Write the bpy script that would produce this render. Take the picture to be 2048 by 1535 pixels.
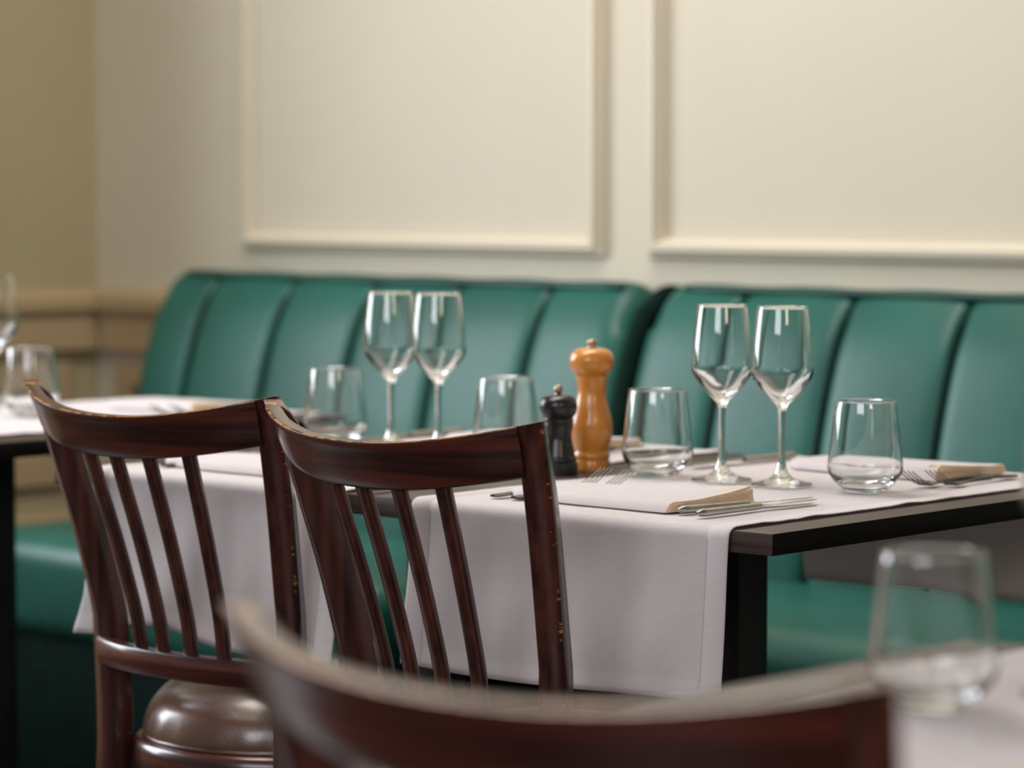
import bpy, bmesh, math, random
from mathutils import Vector, Matrix, noise
random.seed(7)
PI = math.pi
for o in list(bpy.data.objects): bpy.data.objects.remove(o)
SC = bpy.context.scene
COL = SC.collection

# ------------------------------------------------------------------ camera
FPX = 6000.0
A = math.radians(46.0)
PITCH = math.atan((767.5 - 380) / FPX)
fh = Vector((-math.cos(A), math.sin(A), 0))
RIGHT = Vector((math.sin(A), math.cos(A), 0))
FWD = fh * math.cos(PITCH) + Vector((0, 0, -math.sin(PITCH)))
UP = RIGHT.cross(FWD)
cam = bpy.data.cameras.new('camera')
camo = bpy.data.objects.new('camera', cam)
COL.objects.link(camo)
M = Matrix((RIGHT, UP, -FWD)).transposed().to_4x4()
M.translation = Vector((0, 0, 1.125))
camo.matrix_world = M
cam.sensor_fit = 'HORIZONTAL'
cam.sensor_width = 36.0
cam.lens = FPX / 2048 * 36.0
cam.clip_start = 0.05
cam.clip_end = 100
cam.dof.use_dof = True
cam.dof.focus_distance = 3.40
cam.dof.aperture_fstop = (cam.lens / 1000) / 0.030
SC.camera = camo

# ------------------------------------------------------------------ world, lights, exposure
w = bpy.data.worlds.new('world'); SC.world = w; w.use_nodes = True
bg = w.node_tree.nodes['Background']
bg.inputs[0].default_value = (0.93, 0.90, 0.88, 1)
bg.inputs[1].default_value = 0.19
def area(name, loc, target, sx, sy, power, color):
    l = bpy.data.lights.new(name, 'AREA'); l.shape = 'RECTANGLE'; l.size = sx; l.size_y = sy
    l.energy = power; l.color = color
    o = bpy.data.objects.new(name, l); COL.objects.link(o)
    o.location = loc
    d = Vector(target) - Vector(loc)
    o.rotation_euler = d.to_track_quat('-Z', 'Y').to_euler()
    return o
area('window_light', (-6.35, 2.05, 2.0), (-4.2, 3.2, 1.2), 1.9, 2.0, 135, (0.88, 0.93, 1.0))
area('front_fill_light', (-0.9, -1.3, 2.3), (-2.5, 2.6, 0.7), 2.0, 1.2, 52, (0.97, 0.96, 1.0))  # soft fill added behind the camera, not a real window
area('right_fill_light', (0.9, 0.9, 2.1), (-1.4, 1.9, 0.7), 0.7, 0.7, 14, (1.0, 0.80, 0.58))  # warm fill added to brighten the right side and near table
area('ceiling_light', (-3.35, 2.9, 3.2), (-3.2, 2.9, 0.0), 2.2, 0.8, 66, (1.0, 0.93, 0.84))
SC.view_settings.view_transform = 'Standard'
SC.view_settings.look = 'None'
SC.view_settings.exposure = 0.0
SC.view_settings.gamma = 1.0
SC.view_settings.use_curve_mapping = False
SC.cycles.use_denoising = True
SC.cycles.max_bounces = 16
SC.cycles.transmission_bounces = 14
SC.cycles.transparent_max_bounces = 12
SC.cycles.glossy_bounces = 6
SC.cycles.diffuse_bounces = 5
SC.cycles.sample_clamp_indirect = 6.0

# ------------------------------------------------------------------ materials
def pmat(name, color, rough=0.5, spec=0.5, metal=0.0, coat=0.0, coat_rough=0.1, sheen=0.0):
    m = bpy.data.materials.new(name); m.use_nodes = True
    b = m.node_tree.nodes['Principled BSDF']
    b.inputs['Base Color'].default_value = (*color, 1)
    b.inputs['Roughness'].default_value = rough
    b.inputs['Specular IOR Level'].default_value = spec
    b.inputs['Metallic'].default_value = metal
    b.inputs['Coat Weight'].default_value = coat
    b.inputs['Coat Roughness'].default_value = coat_rough
    b.inputs['Sheen Weight'].default_value = sheen
    return m
def nodes(m): return m.node_tree.nodes, m.node_tree.links, m.node_tree.nodes['Principled BSDF']
def add_noise(m, scale, c1, c2, stretch=(1, 1, 1), detail=4, bump=0.0, bscale=None, lo=0.35, hi=0.65, dist=0.0, rough=None, bdist=0.002):
    N, L, b = nodes(m)
    tc = N.new('ShaderNodeTexCoord'); mp = N.new('ShaderNodeMapping')
    mp.inputs['Scale'].default_value = stretch
    L.new(tc.outputs['Object'], mp.inputs['Vector'])
    nz = N.new('ShaderNodeTexNoise'); nz.inputs['Scale'].default_value = scale
    nz.inputs['Detail'].default_value = detail; nz.inputs['Distortion'].default_value = dist
    L.new(mp.outputs[0], nz.inputs['Vector'])
    cr = N.new('ShaderNodeValToRGB')
    cr.color_ramp.elements[0].position = lo; cr.color_ramp.elements[1].position = hi
    cr.color_ramp.elements[0].color = (*c1, 1); cr.color_ramp.elements[1].color = (*c2, 1)
    L.new(nz.outputs[0], cr.inputs[0]); L.new(cr.outputs[0], b.inputs['Base Color'])
    if bump:
        bp = N.new('ShaderNodeBump'); bp.inputs['Strength'].default_value = bump; bp.inputs['Distance'].default_value = bdist
        n2 = N.new('ShaderNodeTexNoise'); n2.inputs['Scale'].default_value = bscale or scale * 3
        n2.inputs['Detail'].default_value = 3
        L.new(mp.outputs[0], n2.inputs['Vector'])
        L.new(n2.outputs[0], bp.inputs['Height']); L.new(bp.outputs[0], b.inputs['Normal'])
    return cr, nz, mp

wall_m = pmat('cream_wall_paint', (0.70, 0.64, 0.50), 0.55, 0.3)
add_noise(wall_m, 1.5, (0.60, 0.55, 0.44), (0.63, 0.58, 0.46), bump=0.05, bscale=180)
trim_m = pmat('cream_trim_paint', (0.72, 0.65, 0.50), 0.4, 0.4)
add_noise(trim_m, 3, (0.62, 0.56, 0.44), (0.65, 0.58, 0.46))
dado_m = pmat('tan_dado_paint', (0.52, 0.42, 0.25), 0.45, 0.4)
add_noise(dado_m, 3, (0.42, 0.31, 0.18), (0.47, 0.35, 0.21))
side_m = pmat('shaded_olive_wall_paint', (0.50, 0.43, 0.27), 0.55, 0.3)  # darker than the back wall; shade of the turned wall put into colour
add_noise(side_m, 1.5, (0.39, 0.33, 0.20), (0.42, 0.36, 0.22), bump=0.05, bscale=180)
floor_m = pmat('dark_floor_wood', (0.03, 0.022, 0.016), 0.35)
add_noise(floor_m, 4, (0.022, 0.016, 0.012), (0.045, 0.032, 0.022), stretch=(0.6, 8, 1), bump=0.1)

green_m = pmat('green_leather', (0.012, 0.17, 0.115), 0.42, 0.42)
def leather(m, c1, c2, bump=0.25):
    N, L, b = nodes(m)
    add_noise(m, 5, c1, c2, detail=2)
    tc = N.new('ShaderNodeTexCoord')
    v = N.new('ShaderNodeTexVoronoi'); v.inputs['Scale'].default_value = 420
    L.new(tc.outputs['Object'], v.inputs['Vector'])
    n2 = N.new('ShaderNodeTexNoise'); n2.inputs['Scale'].default_value = 9; n2.inputs['Detail'].default_value = 2
    L.new(tc.outputs['Object'], n2.inputs['Vector'])
    mx = N.new('ShaderNodeMath'); mx.operation = 'MULTIPLY_ADD'; mx.inputs[1].default_value = 6.0
    L.new(n2.outputs[0], mx.inputs[0]); L.new(v.outputs['Distance'], mx.inputs[2])
    bp = N.new('ShaderNodeBump'); bp.inputs['Strength'].default_value = bump; bp.inputs['Distance'].default_value = 0.0006
    L.new(mx.outputs[0], bp.inputs['Height']); L.new(bp.outputs[0], b.inputs['Normal'])
leather(green_m, (0.006, 0.082, 0.062), (0.009, 0.106, 0.081))
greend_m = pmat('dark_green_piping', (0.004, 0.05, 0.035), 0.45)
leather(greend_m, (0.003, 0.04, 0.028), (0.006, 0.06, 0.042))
shade_green_m = pmat('shaded_green_leather', (0.001, 0.012, 0.009), 0.8, 0.1)  # near-black copy of the green leather, shade put into its colour
add_noise(shade_green_m, 20, (0.001, 0.010, 0.008), (0.002, 0.015, 0.011))
brownl_m = pmat('brown_leather', (0.12, 0.06, 0.04), 0.34, 0.6, coat=0.8, coat_rough=0.2)
leather(brownl_m, (0.075, 0.032, 0.020), (0.19, 0.10, 0.065), 0.35)

def wood(name, c1, c2, wearc=None, rough=0.3, coat=0.5, axis='z', scale=30):
    m = pmat(name, c1, rough, 0.5, coat=coat, coat_rough=0.12)
    st = {'z': (1, 1, 0.025), 'x': (0.03, 0.05, 1), 'y': (1, 0.05, 1)}[axis]
    cr, nz, mp = add_noise(m, scale, c1, c2, stretch=st, detail=6, bump=0.12, bscale=scale * 4, lo=0.36, hi=0.70, dist=0.08, bdist=0.0003)
    if wearc:
        N, L, b = nodes(m)
        at = N.new('ShaderNodeAttribute'); at.attribute_name = 'wear'
        tc = N.new('ShaderNodeTexCoord')
        mpp = N.new('ShaderNodeMapping'); mpp.inputs['Scale'].default_value = (1, 1, 3)
        L.new(tc.outputs['Object'], mpp.inputs['Vector'])
        n2 = N.new('ShaderNodeTexNoise'); n2.inputs['Scale'].default_value = 55; n2.inputs['Detail'].default_value = 5
        n2.inputs['Roughness'].default_value = 0.65
        L.new(mpp.outputs[0], n2.inputs['Vector'])
        mu = N.new('ShaderNodeMath'); mu.operation = 'MULTIPLY'
        L.new(at.outputs['Fac'], mu.inputs[0]); L.new(n2.outputs[0], mu.inputs[1])
        r2 = N.new('ShaderNodeValToRGB'); r2.color_ramp.elements[0].position = 0.47; r2.color_ramp.elements[1].position = 0.50
        L.new(mu.outputs[0], r2.inputs[0])
        mix = N.new('ShaderNodeMix'); mix.data_type = 'RGBA'
        L.new(r2.outputs[0], mix.inputs[0]); L.new(cr.outputs[0], mix.inputs[6])
        mix.inputs[7].default_value = (*wearc, 1)
        L.new(mix.outputs[2], b.inputs['Base Color'])
    return m
WEAR = (0.42, 0.20, 0.07)
chairx_m = wood('mahogany_crest_wood', (0.024, 0.0060, 0.0050), (0.125, 0.026, 0.016), WEAR, axis='x', scale=95)
chairz_m = wood('mahogany_post_wood', (0.026, 0.0075, 0.0060), (0.105, 0.027, 0.019), WEAR, axis='z', scale=85)
table_m = wood('dark_table_laminate', (0.040, 0.028, 0.024), (0.105, 0.075, 0.062), None, rough=0.42, coat=0.0, axis='x', scale=110)
table_m.node_tree.nodes['Principled BSDF'].inputs['Specular IOR Level'].default_value = 0.28
tabley_m = wood('shaded_table_side', (0.004, 0.0035, 0.003), (0.009, 0.007, 0.006), None, rough=0.6, coat=0.0, axis='y', scale=60)  # shade of the turned-away table sides put into a near-black colour
tabley_m.node_tree.nodes['Principled BSDF'].inputs['Specular IOR Level'].default_value = 0.12
black_m = pmat('black_leg_paint', (0.008, 0.008, 0.010), 0.55, 0.4)
add_noise(black_m, 20, (0.007, 0.007, 0.009), (0.011, 0.011, 0.013))
millw_m = wood('honey_beech_wood', (0.52, 0.17, 0.018), (0.68, 0.27, 0.040), None, rough=0.28, coat=0.4, axis='z', scale=25)
millb_m = pmat('black_lacquer', (0.010, 0.009, 0.010), 0.28, 0.4, coat=0.15, coat_rough=0.15)
add_noise(millb_m, 30, (0.008, 0.007, 0.008), (0.016, 0.014, 0.014))
steel_m = pmat('polished_steel', (0.62, 0.60, 0.57), 0.20, 0.5, metal=1.0)
add_noise(steel_m, 40, (0.40, 0.38, 0.35), (0.48, 0.46, 0.43))
fork_m = pmat('dull_fork_steel', (0.2, 0.19, 0.18), 0.34, 0.4, metal=1.0)
add_noise(fork_m, 40, (0.055, 0.052, 0.048), (0.085, 0.080, 0.074))
knob_m = pmat('aged_brass', (0.42, 0.32, 0.22), 0.3, 0.5, metal=1.0)
add_noise(knob_m, 60, (0.36, 0.27, 0.19), (0.50, 0.40, 0.29))

def fabric(name, c1, c2, weave=1500.0, amt=0.10):
    m = pmat(name, c1, 0.85, 0.2, sheen=0.15)
    N, L, b = nodes(m)
    add_noise(m, 60, c1, c2, stretch=(1, 1, 8), detail=5, lo=0.3, hi=0.7)
    tc = N.new('ShaderNodeTexCoord')
    outs = []
    for ax in ('X', 'Z', 'Y'):
        wv = N.new('ShaderNodeTexWave'); wv.wave_type = 'BANDS'; wv.bands_direction = ax
        wv.inputs['Scale'].default_value = weave / 6.28; wv.inputs['Distortion'].default_value = 1.2
        wv.inputs['Detail'].default_value = 2; wv.inputs['Detail Scale'].default_value = 0.6
        L.new(tc.outputs['Object'], wv.inputs['Vector']); outs.append(wv)
    ad = N.new('ShaderNodeMath'); L.new(outs[0].outputs[1], ad.inputs[0]); L.new(outs[1].outputs[1], ad.inputs[1])
    ad2 = N.new('ShaderNodeMath'); L.new(ad.outputs[0], ad2.inputs[0]); L.new(outs[2].outputs[1], ad2.inputs[1])
    bp = N.new('ShaderNodeBump'); bp.inputs['Strength'].default_value = amt; bp.inputs['Distance'].default_value = 0.0004
    L.new(ad2.outputs[0], bp.inputs['Height']); L.new(bp.outputs[0], b.inputs['Normal'])
    tr = N.new('ShaderNodeBsdfTranslucent'); tr.inputs[0].default_value = (*c2, 1)
    mx = N.new('ShaderNodeMixShader'); mx.inputs[0].default_value = 0.28
    L.new(b.outputs[0], mx.inputs[1]); L.new(tr.outputs[0], mx.inputs[2])
    L.new(mx.outputs[0], N['Material Output'].inputs['Surface'])
    return m
linen_m = fabric('white_linen', (0.77, 0.715, 0.73), (0.83, 0.78, 0.79))
tan_m = fabric('beige_linen', (0.86, 0.67, 0.45), (0.92, 0.76, 0.55))
stitch_m = pmat('stitch_thread', (0.50, 0.40, 0.42), 0.8)
add_noise(stitch_m, 90, (0.46, 0.37, 0.39), (0.54, 0.44, 0.46))

glass_m = bpy.data.materials.new('clear_glass'); glass_m.use_nodes = True
_N, _L, _b = nodes(glass_m)
_b.inputs['Base Color'].default_value = (0.985, 0.995, 0.99, 1)
_b.inputs['Roughness'].default_value = 0.0
_b.inputs['IOR'].default_value = 1.5
_b.inputs['Transmission Weight'].default_value = 1.0
_tc = _N.new('ShaderNodeTexCoord'); _nz = _N.new('ShaderNodeTexNoise'); _nz.inputs['Scale'].default_value = 14
_L.new(_tc.outputs['Object'], _nz.inputs['Vector'])
_bp = _N.new('ShaderNodeBump'); _bp.inputs['Strength'].default_value = 0.06; _bp.inputs['Distance'].default_value = 0.002
_L.new(_nz.outputs[0], _bp.inputs['Height']); _L.new(_bp.outputs[0], _b.inputs['Normal'])

# ------------------------------------------------------------------ mesh helpers
def link(name, me, mats, parent=None, smooth=True):
    o = bpy.data.objects.new(name, me); COL.objects.link(o)
    if not isinstance(mats, (list, tuple)): mats = [mats]
    for m in mats: me.materials.append(m)
    if smooth:
        me.polygons.foreach_set('use_smooth', [True] * len(me.polygons))
    if parent: o.parent = parent
    me.update()
    return o
def mesh(name, V, F, mats, parent=None, smooth=True, midx=None, wear=None):
    me = bpy.data.meshes.new(name); me.from_pydata([tuple(v) for v in V], [], F)
    if midx: me.polygons.foreach_set('material_index', midx)
    if wear:
        at = me.attributes.new('wear', 'FLOAT', 'POINT'); at.data.foreach_set('value', wear)
    return link(name, me, mats, parent, smooth)
def sharp(o, ang=35):
    me = o.data
    bm = bmesh.new(); bm.from_mesh(me)
    bmesh.ops.recalc_face_normals(bm, faces=bm.faces)
    for e in bm.edges:
        if len(e.link_faces) == 2 and e.calc_face_angle(0) > math.radians(ang): e.smooth = False
    bm.to_mesh(me); bm.free()
    return o
def box(name, lo, hi, mat, parent=None, bevel=0.0, seg=2):
    bm = bmesh.new()
    bmesh.ops.create_cube(bm, size=1)
    for v in bm.verts:
        v.co = Vector([lo[i] + (v.co[i] + 0.5) * (hi[i] - lo[i]) for i in range(3)])
    if bevel:
        bmesh.ops.bevel(bm, geom=list(bm.edges), offset=bevel, segments=seg, profile=0.5, affect='EDGES')
    me = bpy.data.meshes.new(name); bm.to_mesh(me); bm.free()
    o = link(name, me, mat, parent)
    return sharp(o, 40) if bevel else sharp(o, 30)
def lathe(name, prof, mat, parent=None, n=64, sq=0.0, loc=None, closed=False, ang=50):
    V = []; F = []
    idx = []
    for (r, z) in prof:
        if r < 1e-6:
            idx.append([len(V)] * n); V.append((0, 0, z))
        else:
            row = []
            for i in range(n):
                a = 2 * PI * i / n
                row.append(len(V)); V.append((r * math.cos(a), r * math.sin(a), z))
            idx.append(row)
    for k in range(len(prof) - 1):
        for i in range(n):
            j = (i + 1) % n
            f = [idx[k][i], idx[k][j], idx[k + 1][j], idx[k + 1][i]]
            g = []
            for q in f:
                if q not in g: g.append(q)
            if len(g) > 2: F.append(g)
    o = mesh(name, V, F, mat, parent)
    if loc: o.location = loc
    return sharp(o, ang)
def loft(name, rings, mat, parent=None, cap=True, wear=None, ang=35):
    V = []; F = []; n = len(rings[0])
    for r in rings: V += [tuple(p) for p in r]
    for k in range(len(rings) - 1):
        for i in range(n):
            j = (i + 1) % n
            F.append([k * n + i, k * n + j, (k + 1) * n + j, (k + 1) * n + i])
    if cap:
        F.append(list(range(n))[::-1]); F.append([(len(rings) - 1) * n + i for i in range(n)])
    o = mesh(name, V, F, mat, parent, wear=wear)
    return sharp(o, ang)
def spline(pts, n):
    P = [Vector(p) for p in pts]; out = []
    m = len(P) - 1
    for k in range(m):
        p0 = P[max(k - 1, 0)]; p1 = P[k]; p2 = P[k + 1]; p3 = P[min(k + 2, m)]
        for i in range(n):
            t = i / n
            out.append(0.5 * ((2 * p1) + (p2 - p0) * t + (2 * p0 - 5 * p1 + 4 * p2 - p3) * t * t + (3 * p1 - p0 - 3 * p2 + p3) * t ** 3))
    out.append(P[-1])
    return out
def empty(name, loc, rz=0.0):
    o = bpy.data.objects.new(name, None); COL.objects.link(o)
    o.location = loc; o.rotation_euler = (0, 0, rz); o.empty_display_size = 0.05
    return o
def tag(o, label, cat, group=None):
    o['label'] = label; o['category'] = cat
    if group: o['group'] = group
    elif 'group' in o: del o['group']
    return o
def structure(o): o['kind'] = 'structure'; return o
def copy_tree(o, parent=None):
    c = o.copy(); COL.objects.link(c)
    if parent: c.parent = parent
    for ch in list(o.children): copy_tree(ch, c)
    return c
def interp(x, xs, ys):
    if x <= xs[0]: return ys[0]
    for i in range(len(xs) - 1):
        if x <= xs[i + 1]:
            return ys[i] + (ys[i + 1] - ys[i]) * (x - xs[i]) / (xs[i + 1] - xs[i])
    return ys[-1]

# ------------------------------------------------------------------ room shell
WY = 4.2; WX = -5.35
structure(box('floor', (-6.0, -4.5, -0.05), (3.2, 4.35, 0.0), floor_m))
wb = structure(box('wall_back', (WX - 0.1, WY, 0.0), (3.2, WY + 0.1, 3.1), wall_m))
def multi_box(name, boxes, mat, parent=None):
    bm = bmesh.new()
    for lo, hi in boxes:
        r = bmesh.ops.create_cube(bm, size=1)
        for v in r['verts']:
            v.co = Vector([lo[i] + (v.co[i] + 0.5) * (hi[i] - lo[i]) for i in range(3)])
    me = bpy.data.meshes.new(name); bm.to_mesh(me); bm.free()
    return link(name, me, mat, parent, smooth=False)
# the side wall has a wide window opening just left of the frame
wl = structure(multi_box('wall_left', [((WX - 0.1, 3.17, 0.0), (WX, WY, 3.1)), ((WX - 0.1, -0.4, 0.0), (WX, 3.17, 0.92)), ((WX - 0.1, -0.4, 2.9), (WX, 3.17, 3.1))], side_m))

def frame_molding(name, x0, x1, z0, z1, wd=0.036, dp=0.027):
    # mitred picture-frame molding on the back wall; profile across its width
    prof = [(0.0, 0.0), (0.0, 0.010), (0.004, 0.014), (0.010, 0.014), (0.014, dp), (0.024, dp), (0.030, 0.012), (0.033, 0.008), (wd, 0.006), (wd, 0.0)]
    corners = [(x0, z0), (x1, z0), (x1, z1), (x0, z1)]
    cx, cz = (x0 + x1) / 2, (z0 + z1) / 2
    V = []; F = []; n = len(prof)
    for (x, z) in corners:
        sx = 1 if x < cx else -1; sz = 1 if z < cz else -1
        for (u, d) in prof:
            V.append((x + sx * u, WY - 0.0005 - d, z + sz * u))
    for k in range(4):
        a = k * n; b = ((k + 1) % 4) * n
        for i in range(n - 1):
            F.append([a + i, b + i, b + i + 1, a + i + 1])
    o = mesh(name, V, F, trim_m)
    sharp(o, 25)
    return structure(o)
frame_molding('trim_1', -4.838, -3.806, 1.000, 2.35)
frame_molding('trim_2', -3.694, -2.40, 1.000, 2.35)
frame_molding('trim_3', -2.288, -1.1, 1.000, 2.35)

def profile_run(name, prof, p0, p1, out, mat):
    # horizontal molding: prof = [(depth, z)...] extruded p0->p1, depth along 'out'
    V = []; F = []; n = len(prof)
    for p in (p0, p1):
        for (d, z) in prof:
            V.append((p[0] + out[0] * d, p[1] + out[1] * d, z))
    for i in range(n):
        j = (i + 1) % n
        F.append([i, j, n + j, n + i])
    F.append(list(range(n))); F.append([n + i for i in range(n)][::-1])
    o = mesh(name, V, F, mat, smooth=False)
    sharp(o, 30)
    return structure(o)
cap = [(0.0, 0.772), (0.030, 0.772), (0.030, 0.840), (0.036, 0.850), (0.046, 0.862), (0.046, 0.888), (0.034, 0.902), (0.0, 0.908)]
profile_run('trim_4', cap, (WX, -0.2), (WX, WY), (1, 0), dado_m)
profile_run('trim_5', cap, (WX + 0.046, WY), (-4.98, WY), (0, -1), dado_m)
# dado frames below the cap on both walls
def dado_frame(name, axis, a0, a1, z0, z1, wdt=0.06, dp=0.022):
    objs = []
    o = None
    bm = bmesh.new()
    def bx(l, h):
        r = bmesh.ops.create_cube(bm, size=1)
        for v in r['verts']:
            v.co = Vector([l[i] + (v.co[i] + 0.5) * (h[i] - l[i]) for i in range(3)])
    def put(s0, s1, zz0, zz1):
        if axis == 'y': bx((WX + 0.0005, s0, zz0), (WX + dp, s1, zz1))
        else: bx((s0, WY - dp, zz0), (s1, WY - 0.0005, zz1))
    put(a0, a1, z1 - wdt, z1); put(a0, a1, z0, z0 + wdt)
    put(a0, a0 + wdt, z0 + wdt, z1 - wdt); put(a1 - wdt, a1, z0 + wdt, z1 - wdt)
    me = bpy.data.meshes.new(name); bm.to_mesh(me); bm.free()
    return structure(link(name, me, dado_m, smooth=False))
dado_frame('trim_6', 'y', 3.10, 4.105, 0.475, 0.745)
dado_frame('trim_7', 'y', 1.9, 3.02, 0.475, 0.745)
dado_frame('trim_8', 'x', -5.262, -5.00, 0.475, 0.745, 0.05)
base = [(0.0, 0.0), (0.03, 0.0), (0.03, 0.37), (0.024, 0.385), (0.030, 0.395), (0.022, 0.405), (0.0, 0.41)]
bl = profile_run('baseboard_left', base, (WX, -0.2), (WX, WY), (1, 0), dado_m)
bk = profile_run('baseboard_back', base, (WX + 0.03, WY), (-5.0, WY), (0, -1), dado_m)

# ------------------------------------------------------------------ banquettes
BP = [(3.955, 0.40), (3.962, 0.47), (3.972, 0.56), (3.985, 0.64), (4.000, 0.71), (4.022, 0.79), (4.048, 0.86), (4.078, 0.912), (4.100, 0.938), (4.128, 0.952), (4.160, 0.950), (4.185, 0.935), (4.190, 0.90)]
def channel(parent, x0, x1, endl=False, endr=False):
    nx = 28; prof = spline([(a, b, 0) for a, b in BP], 4)
    cx = (x0 + x1) / 2; hw = (x1 - x0) / 2
    V = []; F = []
    for i, p in enumerate(prof):
        q = prof[min(i + 1, len(prof) - 1)]; r = prof[max(i - 1, 0)]
        t = Vector((q.x - r.x, q.y - r.y)); t.normalize(); nrm = Vector((-t.y, t.x))  # outward (toward room / up)
        for j in range(nx + 1):
            u = -1 + 2 * j / nx
            side = (endl and u < 0) or (endr and u > 0)
            tf = 1.0 if p.y < 0.9 else max(0.45, 1 - (p.y - 0.9) * 12)
            if side:
                k = abs(u); e = 5
                bul = (1 - k ** e) ** (1 / 1.9) if k < 1 else 0
                depth = -0.050 * (1 - bul)
            else:
                bul = max(0.0, 1 - abs(u) ** 13) ** 0.5
                depth = -0.020 * (1 - bul) * tf
            y = p.x + nrm.x * (0.004 * (1 - u * u) + depth)
            z = p.y + nrm.y * (0.004 * (1 - u * u) + depth)
            if side and p.y > 0.88: z -= 0.045 * max(0.0, abs(u) - 0.35) ** 3 / 0.27
            V.append((cx + hw * u * 0.998, min(y, 4.194), z))
    n = nx + 1
    for i in range(len(prof) - 1):
        for j in range(nx):
            F.append([i * n + j, i * n + j + 1, (i + 1) * n + j + 1, (i + 1) * n + j])
    o = mesh('back_channel', V, F, green_m, parent)
    return o
def cushion(parent, x0, x1, yf, zb, zt, r=0.05, name='seat_cushion'):
    # upholstered seat block with rounded front and ends
    bm = bmesh.new()
    bmesh.ops.create_cube(bm, size=1)
    lo = (x0, yf, zb); hi = (x1, 3.95, zt)
    for v in bm.verts:
        v.co = Vector([lo[i] + (v.co[i] + 0.5) * (hi[i] - lo[i]) for i in range(3)])
    bmesh.ops.bevel(bm, geom=list(bm.edges), offset=r, segments=6, profile=0.5, affect='EDGES')
    bmesh.ops.subdivide_edges(bm, edges=[e for e in bm.edges if e.calc_length() > 0.2], cuts=10, use_grid_fill=True)
    for v in bm.verts:
        if v.co.z > zt - 0.001:
            v.co.z += 0.006 * noise.noise(v.co * 3.0) + 0.004
    me = bpy.data.meshes.new(name); bm.to_mesh(me); bm.free()
    return link(name, me, green_m, parent)
def tube(name, pts, r, mat, parent=None, n=8):
    P = [Vector(p) for p in pts]; V = []; F = []
    for i, p in enumerate(P):
        t = (P[min(i + 1, len(P) - 1)] - P[max(i - 1, 0)]).normalized()
        a = t.cross(Vector((0, 0, 1)));
        if a.length < 0.01: a = t.cross(Vector((1, 0, 0)))
        a.normalize(); b = t.cross(a)
        for k in range(n):
            an = 2 * PI * k / n
            V.append(p + a * math.cos(an) * r + b * math.sin(an) * r)
    for i in range(len(P) - 1):
        for k in range(n):
            j = (k + 1) % n
            F.append([i * n + k, i * n + j, (i + 1) * n + j, (i + 1) * n + k])
    F.append(list(range(n))[::-1]); F.append([(len(P) - 1) * n + k for k in range(n)])
    return mesh(name, V, F, mat, parent)
SE = [-4.985, -4.818, -4.578, -4.338, -4.098, -3.858, -3.628]
SE2 = [-3.598, -3.387, -3.145, -2.903, -2.663, -2.423, -2.183]
def banquette(seams, sx0, sx1, yf, label):
    b = empty('banquette', ((seams[0] + seams[-1]) / 2, 0, 0))
    b.location = (0, 0, 0)
    for k in range(len(seams) - 1):
        channel(b, seams[k], seams[k + 1], k == 0, k == len(seams) - 2)
    box('back_shell', (seams[0] + 0.03, 4.10, 0.08), (seams[-1] - 0.03, 4.195, 0.90), greend_m, b, 0.01)
    for k in range(1, len(seams) - 1):
        pr = spline([(a, c, 0) for a, c in BP[:-2]], 3)
        tube('seam_fill', [(seams[k], p.x + 0.010, p.y - 0.010 * (p.y > 0.9)) for p in pr], 0.0088, shade_green_m, b)
    if seams[-1] < -3.6: tube('seam_fill', [(seams[-1] + 0.015, p.x + 0.022, p.y - 0.02 * (p.y > 0.9)) for p in pr], 0.020, shade_green_m, b, 12)  # dark filler tube for the shade in the gap between units
    tube('top_dark_band', [(seams[0] + 0.07 + (seams[-1] - seams[0] - 0.12) * i / 30, 4.104, 0.948) for i in range(31)], 0.0080, greend_m, b)  # tube added to give the back's top edge its dark band
    cushion(b, sx0, sx1, yf, 0.345 if seams[0] > -4 else 0.28, 0.47)
    box('seat_base', (sx0 + 0.02, yf + 0.02, 0.02), (sx1 - 0.01, 3.94, 0.290), shade_green_m, b, 0.012)  # near-black base: shade under the tables put into its colour
    tube('piping', [(sx0 + 0.05 + (sx1 - sx0 - 0.1) * i / 30, yf + 0.004, 0.425) for i in range(31)], 0.0032, greend_m, b)
    return tag(b, label, 'bench', 'green channelled banquettes along the wall')
banquette(SE, -4.80, -3.612, 3.40, 'green leather banquette with vertical channels, the one ending near the room corner')
banquette(SE2, -3.604, -2.183, 3.42, 'green leather banquette with vertical channels, right-hand one behind the pepper mills')
SE3 = [-2.167, -1.93, -1.69, -1.45]
banquette(SE3, -2.175, -1.45, 3.42, 'short green leather banquette beyond the right edge of the picture')

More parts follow.
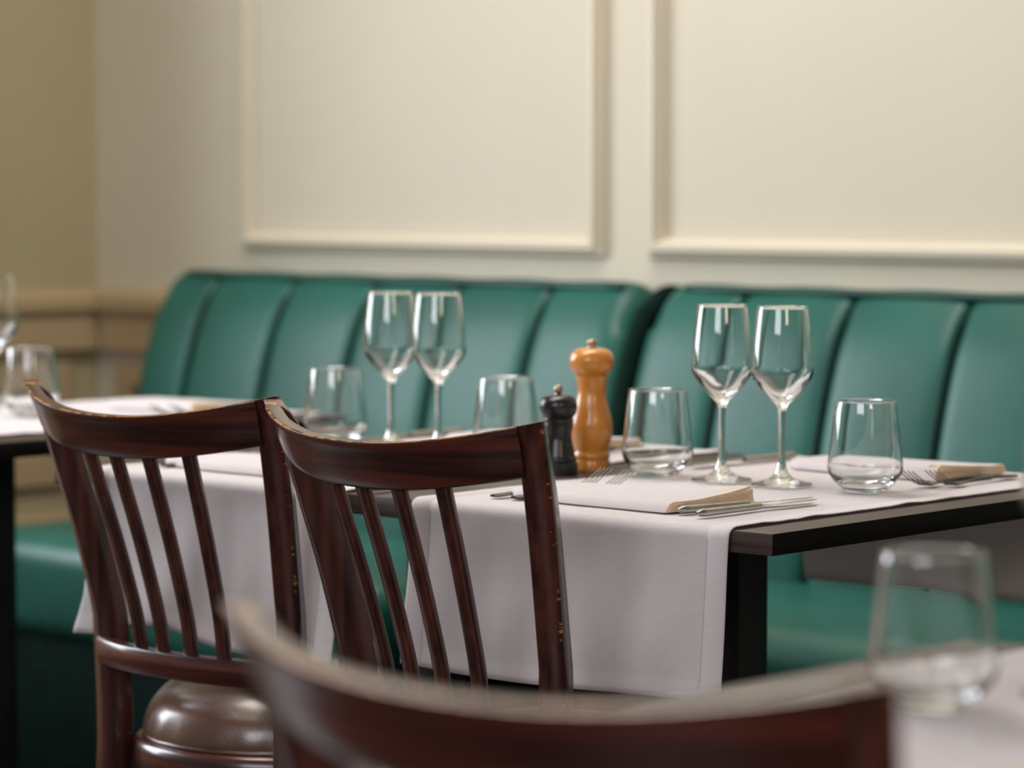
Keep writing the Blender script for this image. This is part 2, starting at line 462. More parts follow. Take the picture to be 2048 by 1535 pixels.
# ------------------------------------------------------------------ chairs
ZS = [0, .20, .42, .57, .6, .65, .7, .75, .79, .82, .85, .88]
RC = [.035, .062, .079, .0772, .0734, .0633, .0523, .0397, .0295, .0218, .0113, 0]
HW = [.190, .184, .186, .1916, .1952, .2008, .2074, .2151, .2202, .2237, .2288, .2348]
rec = lambda z: interp(z, ZS, RC)
hwf = lambda z: interp(z, ZS, HW)
def bowf(s): return 1 - abs(s) ** 2.5
def make_chair(dipf=1.0):
    root = empty('dining_chair', (0, 0, 0))
    D1, D2 = 0.0307 * dipf, 0.0267 * dipf
    TH = 0.021
    def sp(s, z, b): return Vector((s * hwf(z), rec(z) - b * bowf(s), z))
    # crest rail
    rings = []; wear = []
    S = [-0.905 + 1.81 * i / 56 for i in range(57)]
    for s in S:
        dz1 = D1 * (1 - abs(s) ** 2.05); dz2 = D2 * (1 - abs(s) ** 2.05)
        zt = 0.88 - dz1; zb = 0.822 - dz2
        def base(z0):  # z0 = nominal height on the uncurved back
            p = sp(s, z0, 0.0734); e = 0.01
            q = sp(min(s + e, .99), z0, 0.0734) - sp(max(s - e, -.99), z0, 0.0734); q.z = 0; q.normalize()
            return p, Vector((-q.y, q.x, 0))
        ring = []
        for k in range(7):
            f = k / 6
            z0 = 0.822 + 0.058 * f
            p, nrm = base(z0); z = zb + (zt - zb) * f
            q = Vector((p.x, p.y, z))
            if k == 0: ring.append((q + nrm * 0.003, 0)); ring.append((q + Vector((0, 0, 0.003)), 0))
            elif k == 6: ring.append((q - Vector((0, 0, 0.0035)), 0.0)); ring.append((q - Vector((0, 0, 0.001)) + nrm * 0.0004, 1.0)); ring.append((q + nrm * 0.003, 1.0)); ring.append((q + nrm * 0.0045, 0.0))
            else: ring.append((q, 0))
        for k in range(6, -1, -1):
            f = k / 6
            z0 = 0.822 + 0.058 * f
            p, nrm = base(z0); z = zb + (zt - zb) * f
            q = Vector((p.x, p.y, z)) + nrm * TH
            if k == 6: ring.append((q - nrm * 0.003, 0.6)); ring.append((q - Vector((0, 0, 0.003)), 0))
            elif k == 0: ring.append((q + Vector((0, 0, 0.003)), 0)); ring.append((q - nrm * 0.003, 0))
            else: ring.append((q, 0))
        rings.append([r[0] for r in ring]); wear += [r[1] for r in ring]
    loft('crest_rail', rings, chairx_m, root, wear=wear, ang=50)
    # back posts (run down to the floor as the rear legs)
    for sd in (-1, 1):
        rings = []; wear = []
        zs = [0.0, 0.1, 0.2, 0.3, 0.4, 0.46, 0.5, 0.54, 0.57, 0.6, 0.63, 0.66, 0.69, 0.72, 0.75, 0.78, 0.80, 0.82, 0.835, 0.85, 0.865, 0.8795]
        for z in zs:
            phi = math.radians(interp(z, [0, .45, .58, .88], [12, 18, 24, 33]))
            wd = interp(z, [0, .45, .6, .88], [.026, .034, .031, .032]); dp = interp(z, [0, .45, .6, .80, .84, .88], [.028, .040, .040, .038, .030, .021]) * (1 if sd < 0 else .72)
            t = Vector((math.cos(phi), sd * math.sin(phi), 0)); nrm = Vector((-t.y, t.x, 0))
            outer = Vector((sd * hwf(z), rec(z), z)) - nrm * 0.0008
            inner = outer - t * sd * wd
            inner.z = z if z < 0.87 else z - 0.006 * dipf
            c = 0.0022
            L = outer if sd < 0 else inner; Rr = inner if sd < 0 else outer
            # ring: rear-left ... rear-right ... front-right ... front-left
            ring = [L + nrm * c, L + t * c, Rr - t * c, Rr + nrm * c, Rr + nrm * (dp - c), Rr + nrm * dp - t * c, L + nrm * dp + t * c, L + nrm * (dp - c)]
            if sd < 0: wr = [0.3, 0.3, 0, 0, 0, 0, 0, 0]
            else: wr = [0, 0, 0.79, 0.79, 0, 0, 0, 0]
            if z > 0.875: wr = [0.9] * 8
            rings.append(ring); wear += wr
        o = loft('back_post', rings, chairz_m, root, wear=wear, ang=50)
    # slats
    for s in (-0.285, -0.045, 0.225, 0.505):
        s2 = s - 0.015
        rings = []
        for k in range(13):
            f = k / 12; z = 0.541 + (0.803 - 0.541) * f
            b = 0.05 + (0.0734 - 0.05) * f; ss = s2 + (s - s2) * f
            dzd = D2 * (1 - abs(s) ** 2.05)
            zz = 0.541 + (0.822 - dzd + 0.006 - 0.541) * f
            rz = rec(0.543 + (0.822 - 0.543) * f)
            p = Vector((ss * hwf(zz), rz - b * bowf(ss), zz))
            e = 0.02
            tt = Vector((2 * e * hwf(zz), -b * (bowf(ss + e) - bowf(ss - e)), 0)).normalized(); nn = Vector((-tt.y, tt.x, 0))
            wd = 0.0175 / 2; dp = 0.0125; c = 0.0018
            p = p + nn * 0.004
            rings.append([p - tt * wd + nn * c, p - tt * (wd - c), p + tt * (wd - c), p + tt * wd + nn * c, p + tt * wd + nn * (dp - c), p + tt * (wd - c) + nn * dp, p - tt * (wd - c) + nn * dp, p - tt * wd + nn * (dp - c)])
        loft('slat', rings, chairz_m, root, ang=50)
    # lower curved rail
    rings = []
    for i in range(41):
        s = -0.90 + 1.8 * i / 40; e = 0.01; b = 0.05
        ring = []
        q = Vector((2 * e * 0.19, -b * (bowf(min(s + e, 1)) - bowf(s - e)), 0)).normalized(); nn = Vector((-q.y, q.x, 0))
        for (d, z) in ((0.002, .510), (0, .512), (0, .541), (0.002, .543), (0.020, .543), (0.022, .541), (0.022, .512), (0.020, .510)):
            p = Vector((s * hwf(z), rec(z) - b * bowf(s), z)) + nn * d
            ring.append(p)
        rings.append(ring)
    loft('lower_rail', rings, chairx_m, root, ang=50)
    # seat ring and cushion
    SY = 0.243
    seat = lathe('seat_frame', [(0, .362), (.180, .362), (.193, .366), (.198, .374), (.200, .386), (.200, .402), (.1975, .411), (.192, .4155), (.186, .416), (.182, .412), (.181, .404), (0, .404)], chairx_m, root, n=96)
    seat.location = (0, SY, 0)
    # padded seat with a soft welt and faint wrinkles
    pr = spline([(.176, .404, 0), (.1845, .412, 0), (.187, .424, 0), (.184, .440, 0), (.177, .456, 0), (.163, .472, 0), (.146, .484, 0), (.120, .493, 0), (.08, .500, 0), (.04, .503, 0), (0.0, .504, 0)], 3)
    V = []; F = []; n = 96
    for k, p in enumerate(pr):
        r, z = p.x, p.y
        if k == len(pr) - 1:
            V.append((0, 0, z)); break
        for i in range(n):
            a = 2 * PI * i / n
            wv = 0.0012 * math.sin(a * 23) * max(0, 1 - abs(z - .43) / .03) + 0.002 * noise.noise(Vector((math.cos(a) * 2, math.sin(a) * 2, z * 14)))
            V.append(((r + wv) * math.cos(a), (r + wv) * math.sin(a), z + (0.0025 * noise.noise(Vector((math.cos(a) * r * 14, math.sin(a) * r * 14, 3))) if z > .46 else 0)))
    m = len(pr) - 1
    for k in range(m - 1):
        for i in range(n):
            j = (i + 1) % n
            F.append([k * n + i, k * n + j, (k + 1) * n + j, (k + 1) * n + i])
    for i in range(n): F.append([(m - 1) * n + i, (m - 1) * n + (i + 1) % n, m * n])
    cu = mesh('seat_cushion', V, F, brownl_m, root); cu.location = (0, SY, 0)
    # welt around the cushion foot
    pts = [(0.186 * math.cos(2 * PI * i / 72), SY + 0.186 * math.sin(2 * PI * i / 72), 0.4185) for i in range(73)]
    tube('welt', pts, 0.0028, brownl_m, root)
    # front legs and stretchers
    for sd in (-1, 1):
        rings = []
        for z in (0.0, 0.1, 0.2, 0.3, 0.37):
            f = z / 0.37; cx = sd * (0.165 - 0.025 * f); cy = SY + 0.150 - 0.02 * f; r = 0.012 + 0.007 * f
            rings.append([(cx + r * math.cos(2 * PI * k / 12), cy + r * math.sin(2 * PI * k / 12), z) for k in range(12)])
        loft('front_leg', rings, chairz_m, root)
        tube('stretcher', [(sd * 0.176, 0.085, 0.18), (sd * 0.155, SY + 0.140, 0.18)], 0.009, chairz_m, root)
    tube('stretcher', [(-0.155, SY + 0.140, 0.22), (0.155, SY + 0.140, 0.22)], 0.009, chairz_m, root)
    return root
chB = make_chair()
chA = copy_tree(chB)
chB.location = (-2.4198, 2.3185, 0); chB.rotation_euler = (0, 0, -0.0413)
tag(chB, 'dark mahogany slat-back chair with chipped crest edge in front of the pepper mills', 'chair', 'slat-back dining chairs')
chA.location = (-2.9207, 2.3663, 0); chA.rotation_euler = (0, 0, 0.0506)
tag(chA, 'dark mahogany slat-back chair showing its brown leather seat, at the left table', 'chair', 'slat-back dining chairs')
chC = make_chair(0.8)
chC.location = (-1.130, 1.185, 0); chC.rotation_euler = (0, 0, 0.10)
tag(chC, 'blurred dark wooden chair back in the near foreground', 'chair', 'slat-back dining chairs')

# ------------------------------------------------------------------ tables
TZ = 0.75
def make_table(fr, rot, wdt=0.622, dep=0.77, label='', legi=(0.0, 0.0)):
    root = empty('dining_table', (fr[0], fr[1], 0), rot)
    # tabletop: top/front grain along x, side faces near-black, their shade put into the colour
    bm = bmesh.new(); bmesh.ops.create_cube(bm, size=1)
    lo = (-wdt, 0, TZ - 0.0245); hi = (0, dep, TZ)
    for v in bm.verts: v.co = Vector([lo[i] + (v.co[i] + 0.5) * (hi[i] - lo[i]) for i in range(3)])
    bmesh.ops.bevel(bm, geom=list(bm.edges), offset=0.0008, segments=2, profile=0.5, affect='EDGES')
    bm.normal_update()
    for f in bm.faces: f.material_index = 1 if abs(f.normal.x) > 0.8 else 0
    me = bpy.data.meshes.new('tabletop'); bm.to_mesh(me); bm.free()
    sharp(link('tabletop', me, [table_m, tabley_m], root), 40)
    px, py = -wdt / 2 + legi[0], dep / 2 + legi[1]; h = 0.030
    box('pedestal', (px - h, py - h, 0.02), (px + h, py + h, TZ - 0.045), black_m, root, 0.0015)
    multi_box('top_bracket', [((px - 0.22, py - 0.03, TZ - 0.045), (px + 0.22, py + 0.03, TZ - 0.0245)), ((px - 0.03, py - 0.25, TZ - 0.045), (px + 0.03, py + 0.25, TZ - 0.0245))], black_m, root)
    box('base_plate', (px - 0.19, py - 0.19, 0.0), (px + 0.19, py + 0.19, 0.02), black_m, root, 0.006)
    tag(root, label, 'table', 'dark wood tables')
    return root
R2 = math.radians(2.0)
e1 = Vector((math.cos(R2), math.sin(R2)))
FR1 = Vector((-2.061, 2.544)); FR2 = FR1 - e1 * 0.632
FR0 = Vector((-3.637, 2.62)); FR3 = Vector((-0.825, 1.30))
TB = {
 1: (FR1, R2, 'dark wood table under the two wine glasses and both pepper mills'),
 2: (FR2, R2, 'dark wood table behind the left chair, adjoining the pepper mill table'),
 0: (FR0, math.radians(1.0), 'dark wood table at the left edge of the picture'),
 3: (FR3, math.radians(0.5), 'blurred near table at the bottom right behind the foreground chair')}
LEG = {1: (-0.012, -0.035), 2: (0.03, 0.03), 0: (-0.065, -0.070)}
WD = {2: 0.592}
for k, (fr, rt, lb) in TB.items():
    make_table(fr, rt, WD.get(k, 0.622), label=lb, legi=(LEG[k] if k in LEG else (0, 0)))
def tl(k, x, y, z=0.0):
    fr, rt, _ = TB[k]
    c, s = math.cos(rt), math.sin(rt)
    return Vector((fr[0] + x * c - y * s, fr[1] + x * s + y * c, TZ + z))

# ------------------------------------------------------------------ runners
def runner(k, x0, x1, label, seed=0, dropf=None, dropb=0.172, sway=0.02, dep=0.77, flare=0.0, skew=0.0):
    fr, rt, _ = TB[k]
    root = empty('table_runner', (fr[0], fr[1], 0), rt)
    hem = 0.030
    xs = [x0, x0 + 0.003]
    xs += [x0 + hem - 0.002, x0 + hem, x0 + hem + 0.002]
    nx = 44
    xs += [x0 + hem + 0.004 + (x1 - x0 - 2 * hem - 0.008) * i / nx for i in range(nx + 1)]
    xs += [x1 - hem - 0.002, x1 - hem, x1 - hem + 0.002, x1 - 0.003, x1]
    def dens(x):  # hem strips stand a little proud
        if x < x0 + hem - 0.001 or x > x1 - hem + 0.001: return 0.0009
        if abs(x - x0 - hem) < 0.001 or abs(x - x1 + hem) < 0.001: return -0.0003
        return 0.0
    r = 0.006; z0 = TZ + 0.0022
    NF = 30
    rows = []
    def nz(a, b, c): return noise.noise(Vector((a + seed * 7.3, b, c)))
    cols = []
    for x in xs:
        u = (x - x0) / (x1 - x0)
        df = dropf(u) if dropf else 0.2
        pts = []
        for i in range(NF):                                   # front drape, hem to table edge
            t = 1 - i / (NF - 1)
            zz = TZ - 0.010 - (df - 0.010) * t
            fold = 0.008 * nz(x * 9, zz * 3, 1.0) * t + 0.0055 * nz(x * 14, zz * 9, 5.0) * t ** 0.5
            hf = 0.0
            if t > 0.93: hf = 0.0008
            y = -0.0075 - sway * t ** 1.3 - fold - dens(x) - hf
            xx = x + (u - 0.5) * flare * t ** 3 + skew * t
            if flare and u < 0.06: xx -= 0.012 * max(0, t - 0.75) / 0.25 * (1 - u / 0.06)
            pts.append((xx, y, zz))
        for i in range(1, 6):                                 # over the rounded front edge
            a = PI / 2 * i / 6
            pts.append((x, 0.004 - 0.0115 * math.cos(a) - dens(x) * math.cos(a), TZ - 0.010 + (0.0122 + dens(x)) * math.sin(a)))
        NT = 46
        for i in range(NT + 1):
            y = 0.006 + (dep - 0.012) * i / NT
            edge = 0.0
            if x > x1 - 0.02 or x < x0 + 0.02:
                d = 1 - min(x1 - x, x - x0) / 0.02
                edge = 0.0035 * d * max(0, nz(x * 2, y * 16, 9.0) - 0.05) + 0.0012 * d * max(0, nz(x * 2, y * 60, 2.0))
            wv = 0.0009 * max(0, nz(x * 10, y * 10, 4.0))
            xx = x
            if x in (x0, x1): xx = x + 0.0016 * nz(1, y * 30, 8.0)
            pts.append((xx, y, z0 + edge + wv + dens(x)))
        for i in range(1, 6):
            a = PI / 2 * (1 - i / 6)
            pts.append((x, dep - 0.004 + 0.0115 * math.cos(a), TZ - 0.010 + 0.0122 * math.sin(a)))
        for i in range(12):
            t = i / 11
            zz = TZ - 0.012 - (dropb - 0.012) * t
            pts.append((x, dep + 0.0078 + 0.010 * t + 0.004 * (1 + nz(x * 8, zz * 4, 3.0)) * t, zz))
        cols.append(pts)
    n = len(cols[0]); V = []; F = []
    for c in cols: V += c
    for i in range(len(cols) - 1):
        for j in range(n - 1):
            F.append([i * n + j, (i + 1) * n + j, (i + 1) * n + j + 1, i * n + j + 1])
    o = mesh('cloth', V, F, linen_m, root)
    so = o.modifiers.new('s', 'SOLIDIFY'); so.thickness = 0.0011; so.offset = 0
    # stitches along both hems of the front drape
    bm = bmesh.new()
    for side, ci in ((0, 3), (1, len(xs) - 4)):
        c = cols[ci]
        for i in range(NF - 1):
            p = Vector(c[i]); q = Vector(c[i + 1])
            for h in range(3):
                m0 = p.lerp(q, (h + 0.2) / 3); m1 = p.lerp(q, (h + 0.75) / 3)
                off = Vector((0, -0.0014, 0)); dx = Vector((0.0004, 0, 0))
                vs = [bm.verts.new(m0 + off - dx), bm.verts.new(m0 + off + dx), bm.verts.new(m1 + off + dx), bm.verts.new(m1 + off - dx)]
                bm.faces.new(vs)
    me = bpy.data.meshes.new('stitching'); bm.to_mesh(me); bm.free()
    so2 = link('stitching', me, stitch_m, root, smooth=False); so2['kind'] = 'stuff'
    m2 = so2.modifiers.new('s', 'SOLIDIFY'); m2.thickness = 0.0005
    tag(root, label, 'table runner', 'white linen table runners')
    return root
def bumpf(u, c, w): return math.exp(-((u - c) / w) ** 2)
runner(1, -0.540, -0.054, 'white linen runner hanging off the pepper mill table, by the bare table corner', 1, lambda u: 0.196 + 0.004 * math.sin(u * 5), sway=0.014)
runner(2, -0.500, -0.030, 'white linen runner hanging behind the slats of the left chair', 2, lambda u: 0.213 - 0.020 * bumpf(u, 0.33, 0.17) + 0.006 * bumpf(u, 0.0, 0.1), sway=0.024, flare=0.01)
runner(0, -0.560, -0.075, 'white linen runner on the table at the left picture edge', 3, lambda u: 0.2, dropb=0.205)
runner(3, -0.545, -0.06, 'blurred white linen runner on the near table at bottom right', 4, lambda u: 0.2)

# ------------------------------------------------------------------ glassware
RZ = 0.0032 + 0.0016   # resting height above the tabletop on the runner
def make_wine_glass():
    root = empty('wine_glass', (0, 0, 0))
    outer = [(0.0052, .094), (0.0066, .0985), (.0105, .1035), (.0190, .1125), (.0280, .1225), (.0355, .1325), (.0388, .1395), (.0395, .1455), (.0390, .155), (.0374, .175), (.0350, .198), (.0326, .216), (.0315, .2235)]
    outer = [(p.x, p.y) for p in spline([(a, b, 0) for a, b in outer], 3)]
    rim = [(.0319, .2239), (.0318, .2247), (.0309, .2252), (.0298, .2249), (.0294, .2242)]
    inner = [(.0297, .2235), (.0308, .216), (.0332, .198), (.0356, .175), (.0372, .155), (.0377, .1462), (.0368, .1412), (.0334, .1352), (.0262, .1272), (.0172, .1186), (.0095, .1128), (.0045, .1102), (0, .1096)]
    inner = [(max(p.x, 0), p.y) for p in spline([(a, b, 0) for a, b in inner], 3)]
    lathe('bowl', outer + rim + inner, glass_m, root, ang=60)
    st = [(0.0052, .094), (.0046, .085), (.0042, .070), (.0041, .055), (.0043, .040), (.0050, .030), (.0064, .022), (.0090, .0155)]
    lathe('stem', [(p.x, p.y) for p in spline([(a, b, 0) for a, b in st], 3)], glass_m, root, n=48)
    ft = [(.0090, .0155), (.0135, .0105), (.0210, .0065), (.0300, .0042), (.0365, .0032), (.0385, .0024), (.0388, .0014), (.0380, .0004), (.0365, .0), (.034, .0006), (.020, .0014), (0, .0018)]
    lathe('foot', ft, glass_m, root, ang=60)
    return root
def make_tumbler():
    root = None
    outer = [(0, 0), (.0250, 0), (.0262, .0006), (.0285, .0030), (.0340, .0085), (.0400, .0150), (.0445, .0215), (.0464, .0275), (.0466, .0330), (.0456, .0430), (.0436, .0620), (.0412, .0830), (.0385, .1040), (.0372, .1105)]
    outer = outer[:3] + [(p.x, p.y) for p in spline([(a, b, 0) for a, b in outer[3:]], 3)]
    rim = [(.0378, .1108), (.0377, .1116), (.0367, .1121), (.0355, .1119), (.0349, .1111)]
    inner = [(.0352, .1105), (.0365, .1040), (.0392, .0830), (.0415, .0620), (.0435, .0430), (.0444, .0335), (.0441, .0288), (.0419, .0232), (.0368, .0178), (.0295, .0134), (.0200, .0110), (.0100, .0102), (0, .0100)]
    inner = [(max(p.x, 0), p.y) for p in spline([(a, b, 0) for a, b in inner], 3)]
    return lathe('tumbler', outer + rim + inner, glass_m, None, ang=60)
WG = make_wine_glass(); TU = make_tumbler()
wine = [(-2.460, 2.933, 1, 'empty wine glass on the pepper mill table, left one of its pair'),
        (-2.366, 2.938, 1, 'empty wine glass on the pepper mill table, right one of its pair'),
        (-3.112, 2.972, 1, 'empty wine glass on the left table, left one of its pair'),
        (-3.028, 2.985, 1, 'empty wine glass on the left table, right one of its pair'),
        (-4.172, 3.055, 1, 'empty wine glass cut by the left picture edge'),
        (-1.221, 1.860, 1, 'empty wine glass just cut by the right picture edge'),
        (-4.112, 3.075, 0, ''), ]
first = True
for (x, y, s, lb) in wine[:6]:
    o = WG if first else copy_tree(WG); first = False
    o.location = (x, y, TZ + RZ); tag(o, lb, 'wine glass', 'wine glasses')
tumb = [(-2.244, 2.950, 'clear tumbler on the pepper mill table, rightmost, beside the bare wood edge'),
        (-2.567, 2.931, 'clear tumbler right beside the wooden pepper mill'),
        (-3.211, 2.956, 'blurred clear tumbler left of the two far wine glasses'),
        (-2.884, 2.975, 'blurred clear tumbler right of the two far wine glasses, beside the black mill'),
        (-3.990, 2.992, 'clear tumbler on the table at the left picture edge'),
        (-1.265, 1.745, 'large blurred clear tumbler in the near right foreground')]
first = True
for (x, y, lb) in tumb:
    o = TU if first else TU.copy()
    if not first: COL.objects.link(o)
    first = False
    o.location = (x, y, TZ + RZ); tag(o, lb, 'tumbler', 'clear tumblers')

# ------------------------------------------------------------------ mills
def sprof(pts, n=3): return [(max(p.x, 0), p.y) for p in spline([(a, b, 0) for a, b in pts], n)]
pm = empty('pepper_mill', (-2.709, 2.959, TZ))
lathe('body', [(0, 0), (.0238, 0), (.0247, .0008), (.0247, .0135), (.0243, .0143), (.0233, .0148), (.0233, .0158), (.0244, .0166), (.0249, .0195), (.0249, .0218), (.0240, .0238), (.0229, .0262)] +
      sprof([(.0229, .0262), (.0240, .0310), (.0268, .0420), (.0283, .0540), (.0278, .0650), (.0245, .0800), (.0208, .0940), (.0190, .1060), (.0193, .1150), (.0212, .1240), (.0231, .1278)]) + [(.0231, .1286), (.0215, .1292), (0, .1292)], millw_m, pm, ang=30)
lathe('head', [(0, .1292), (.0215, .1293), (.0226, .1302)] + sprof([(.0226, .1302), (.0262, .1345), (.0292, .1400), (.0302, .1460), (.0296, .1520), (.0268, .1580), (.0215, .1620), (.0140, .1642), (.0068, .1648)]) + [(0, .1648)], millw_m, pm, ang=30)
lathe('knob', [(0, .1640), (.0066, .1642), (.0050, .1665), (.0054, .1680), (.0066, .1700), (.0068, .1725), (.0056, .1748), (.0030, .1756), (0, .1757)], knob_m, pm, n=32)
tag(pm, 'tall honey-coloured wooden pepper mill with brass knob', 'pepper mill', 'table mills')
sm = empty('salt_mill', (-2.700, 2.884, TZ))
lathe('body', [(0, 0), (.0250, 0), (.0262, .001), (.0262, .0155), (.0252, .0168), (.0240, .0172), (.0248, .0195), (.0244, .0225), (.0226, .0250)] +
      sprof([(.0226, .0250), (.0208, .0340), (.0188, .0430), (.0178, .0500), (.0185, .0580), (.0198, .0650)]) + [(.0205, .0670), (.0196, .0685), (.0206, .0705), (.0206, .0735), (.0196, .0752), (0, .0755)], millb_m, sm, ang=30)
lathe('head', [(0, .0755), (.0196, .0756), (.0206, .0768)] + sprof([(.0206, .0768), (.0236, .0815), (.0252, .0885), (.0248, .0950), (.0222, .1005), (.0160, .1045), (.0070, .1062)]) + [(0, .1062)], millb_m, sm, ang=30)
lathe('knob', [(0, .1055), (.0052, .1058), (.0042, .1078), (.0056, .1105), (.0060, .1135), (.0048, .1172), (.0024, .1186), (0, .1188)], knob_m, sm, n=32)
tag(sm, 'short black lacquered mill behind the chipped chair corner', 'salt mill', 'table mills')

# ------------------------------------------------------------------ cutlery and napkins
def ribbon(path, width, thick, n=10):
    # path: list of (y, z); width, thick: functions of t
    rings = []
    for i, (y, z) in enumerate(path):
        t = i / (len(path) - 1); w = width(t) / 2; h = thick(t) / 2
        rings.append([(-w, y, z), (-w * .7, y, z + h), (w * .7, y, z + h), (w, y, z), (w * .7, y, z - h), (-w * .7, y, z - h)])
    return rings
def make_fork():
    V = []; F = []
    def add(rings):
        b = len(V); n = len(rings[0])
        for r in rings: V.extend(r)
        for k in range(len(rings) - 1):
            for i in range(n):
                j = (i + 1) % n
                F.append([b + k * n + i, b + k * n + j, b + (k + 1) * n + j, b + (k + 1) * n + i])
        F.append([b + i for i in range(n)][::-1]); F.append([b + (len(rings) - 1) * n + i for i in range(n)])
    path = []
    for i in range(33):
        t = i / 32; y = 0.155 * t
        z = 0.0022 + 0.0022 * math.sin(PI * min(1, t / 0.95)) ** 2 * (t > 0) * 0.9 - 0.0
        path.append((y, z))
    wf = lambda t: interp(t, [0, .04, .12, .35, .72, .84, .93, 1], [.010, .019, .017, .0085, .006, .012, .0225, .0245])
    tf = lambda t: interp(t, [0, .5, 1], [.0030, .0034, .0022])
    add(ribbon(path, wf, tf))
    for k in range(4):
        x = (-1.5 + k) * 0.0066
        rr = []
        for i in range(9):
            t = i / 8; y = 0.153 + 0.048 * t; z = 0.0024 + 0.020 * t ** 1.35; w = 0.0019 - 0.0007 * t; h = 0.0011 - 0.0004 * t
            rr.append([(x - w, y, z), (x, y, z + h), (x + w, y, z), (x, y, z - h)])
        add(rr)
    o = mesh('fork', V, F, fork_m)
    return sharp(o, 60)
def make_knife():
    root = empty('table_knife', (0, 0, 0))
    rings = []
    for i in range(17):
        t = i / 16; y = 0.112 * t
        s = interp(t, [0, .03, .08, .5, .95, 1], [.35, .85, 1, .92, .86, .80]); w = .0062 * s; h = .0045 * s
        rings.append([(w * math.copysign(abs(math.cos(2 * PI * k / 16)) ** .6, math.cos(2 * PI * k / 16)), y, .0046 + h * math.copysign(abs(math.sin(2 * PI * k / 16)) ** .6, math.sin(2 * PI * k / 16))) for k in range(16)])
    loft('handle', rings, steel_m, root, ang=50)
    rings = []
    for i in range(21):
        t = i / 20; y = 0.112 + 0.112 * t
        w = interp(t, [0, .06, .2, .8, .95, 1], [.004, .0055, .0070, .0074, .004, .0006]); cx = interp(t, [0, .8, 1], [0, 0, -.004])
        h = interp(t, [0, .06, .2, 1], [.0030, .0020, .0011, .0006])
        rings.append([(cx - w, y, .0042), (cx, y, .0042 + h), (cx + w, y, .0042), (cx, y, .0042 - h)])
    loft('blade', rings, steel_m, root, ang=50)
    return root
def make_napkin():
    root = empty('napkin', (0, 0, 0))
    # folded stack: x from -0.16 (flat rounded fold) to +0.15 (open layered end), y 0..0.24
    def yr(u):   # near and far y extents along x
        near = interp(u, [0, .04, .12, .5, 1], [.075, .040, .018, .004, 0.0])
        far = interp(u, [0, .04, .15, .6, 1], [.105, .150, .185, .205, .215])
        return near, far
    def top(u, v):
        h = interp(u, [0, .03, .2, .7, 1], [.0045, .0080, .0088, .0092, .0105])
        rise = interp(u, [0, .6, 1], [0, .002, .0095])
        prof = min(1, (min(v, 1 - v) / 0.06)) ** 0.5 if 0 < v < 1 else 0
        return 0.0008 + (h + rise * (v ** 1.4)) * prof + 0.0008 * noise.noise(Vector((u * 5, v * 5, 0)))
    NU, NV = 40, 30
    V = []; F = []
    for side in (0, 1):
        for i in range(NU + 1):
            u = i / NU; a, b = yr(u)
            for j in range(NV + 1):
                v = j / NV; x = -0.16 + 0.31 * u
                V.append((x + 0.012 * math.sin(v * PI) * u ** 6, a + (b - a) * v, top(u, v) if side == 0 else 0.0002))
    n = NV + 1; off = (NU + 1) * n
    for i in range(NU):
        for j in range(NV):
            F.append([i * n + j, (i + 1) * n + j, (i + 1) * n + j + 1, i * n + j + 1])
            F.append([off + i * n + j, off + i * n + j + 1, off + (i + 1) * n + j + 1, off + (i + 1) * n + j])
    for j in range(NV):
        F.append([j, j + 1, off + j + 1, off + j]); q = NU * n
        F.append([q + j + 1, q + j, off + q + j, off + q + j + 1])
    for i in range(NU):
        F.append([i * n, off + i * n, off + (i + 1) * n, (i + 1) * n]); F.append([i * n + NV, (i + 1) * n + NV, off + (i + 1) * n + NV, off + i * n + NV])
    mi = [0] * len(F)
    e0 = 2 * NU * NV
    for j in range(NV): mi[e0 + 2 * j + 1] = 1
    sharp(mesh('folded_cloth', V, F, [linen_m, tan_m], root, midx=mi), 70)
    # inner layers at the open right end: soft rolls of folded cloth, stacked, plus the outer white layer
    def roll(name, y0, y1, zlo, zhi, ext, mat, lab=None):
        rings = []
        for j in range(29):
            v = j / 28; y = y0 + (y1 - y0) * v
            hz = top(1, min(.90, max(.10, y / .215)))
            a0 = hz * zlo(v); a1 = hz * zhi(v); c = (a0 + a1) / 2; r = max((a1 - a0) / 2, .0006)
            ex = ext * (max(0.0, math.sin(PI * (0.06 + 0.88 * v))) ** 0.35) * (0.9 + 0.1 * v)
            rings.append([(0.136 + (0.014 + ex) * max(0.0, math.cos(th)) ** 0.5, y, c + r * math.sin(th)) for th in [(-PI / 2) + PI * k / 14 for k in range(15)]] + [(0.134, y, a1), (0.134, y, a0)])
        o = loft(name, rings, mat, root, ang=80)
        if lab: o['label'] = lab
    roll('inner_fold', .010, .190, lambda v: .04, lambda v: .50 + .14 * math.sin(v * 5.2), .003, tan_m, 'beige lower inner layer of the folded napkin')
    roll('inner_fold', .018, .203, lambda v: .52 + .14 * math.sin(v * 5.2), lambda v: .90 + .10 * v, .011, tan_m, 'beige upper inner layer of the folded napkin')
    roll('outer_fold', .014, .196, lambda v: .90 - .3 * (1 - v) ** 6, lambda v: .94, .003, linen_m)
    return root
FORK = make_fork(); KNIFE = make_knife(); NAP = make_napkin()
used = {'f': False, 'k': False, 'n': False}
def place(kind, loc, rz, label, group, tilt=0.0):
    src = {'f': FORK, 'k': KNIFE, 'n': NAP}[kind]
    o = src if not used[kind] else copy_tree(src)
    used[kind] = True
    o.location = loc; o.rotation_euler = (tilt, 0, rz)
    tag(o, label, {'f': 'fork', 'k': 'knife', 'n': 'napkin'}[kind], group)
    return o
ZC = TZ + 0.0050
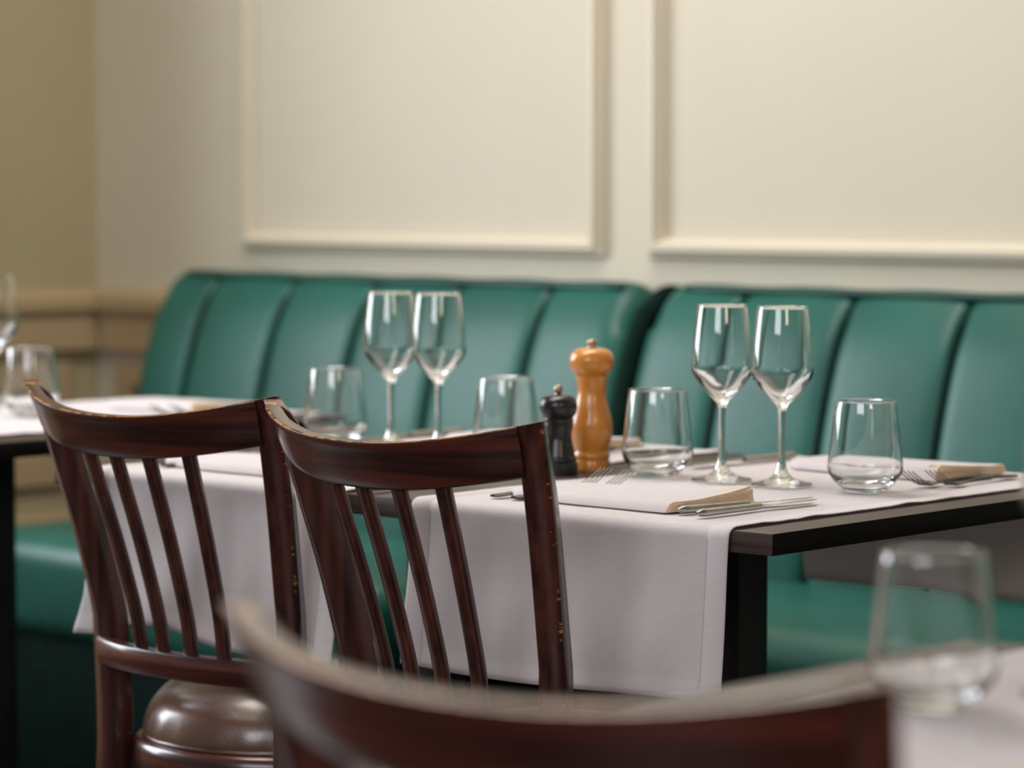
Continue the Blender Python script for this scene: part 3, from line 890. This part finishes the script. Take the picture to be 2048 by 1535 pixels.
def setting(k, front, names, parts='nfk', dx=0.0):
    """place setting in table coords; bench-side ones are turned half round"""
    fr, rt, _ = TB[k]
    def T(x, y):
        if not front: x, y = -0.622 - x, 0.77 - y
        return tl(k, x + dx, y, ZC - TZ)
    base = rt + (0 if front else PI)
    if 'n' in parts:
        o = place('n', T(-0.328, 0.052) if front else T(-0.312, 0.030), base, names[0], 'folded white napkins')
        o.scale = (0.90 if front else -0.90, 0.78, 1.0)
    if 'f' in parts:
        f1, f2 = ((-0.4575, 0.048), (-0.426, 0.050)) if front else ((-0.491, 0.078), (-0.466, 0.103))
        place('f', T(*f1), base + (-0.05 if front else 0.035), names[1], 'table forks')
        place('f', T(*f2), base + (-0.08 if front else 0.05), names[2], 'table forks')
    if 'k' in parts:
        k1, k2 = ((-0.1762, 0.054), (-0.1377, 0.040)) if front else ((-0.113, 0.041), None)
        place('k', T(*k1), base - (0.14 if front else 0.05), names[3], 'table knives')
        if k2: place('k', T(*k2), base - 0.035, names[4], 'table knives')
setting(1, True, ['white napkin with beige inner folds beside the two near knives',
    'fork tucked under the near napkin, the one nearer the wooden pepper mill', 'fork tucked under the near napkin, the one nearer the tumbler',
    'steel knife touching the near napkin', 'steel knife nearest the bare table corner'])
setting(1, False, ['folded napkin on the bench side, behind the right tumbler',
    'fork on the bench side resting over the napkin, nearest the table edge', 'fork on the bench side seen through the right tumbler',
    'knife on the bench side, behind the left wine glass', 'knife on the bench side, farthest from the camera'])
setting(2, True, ['white napkin on the left table seen between chair slats', 'fork with its handle end seen between the left chair slats, left one',
    'fork with its handle end seen between the left chair slats, right one', 'knife on the left table hidden behind the chairs', 'knife on the left table beside the table joint'])
setting(2, False, ['folded napkin on the bench side of the left table, beside the wooden pepper mill', 'fork on the bench side of the left table, outer one', 'fork on the bench side of the left table, inner one',
    'knife on the bench side of the left table, inner one', 'knife on the bench side of the left table, outer one'])
setting(0, False, ['napkin on the bench side of the table at the left picture edge', 'fork on the bench side of the left-edge table, outer one', 'fork on the bench side of the left-edge table, inner one',
    '', ''], 'nf')
setting(3, True, ['blurred napkin on the near table behind the foreground chair', 'blurred fork on the near table, left one', 'blurred fork on the near table, right one', '', ''], 'nf')
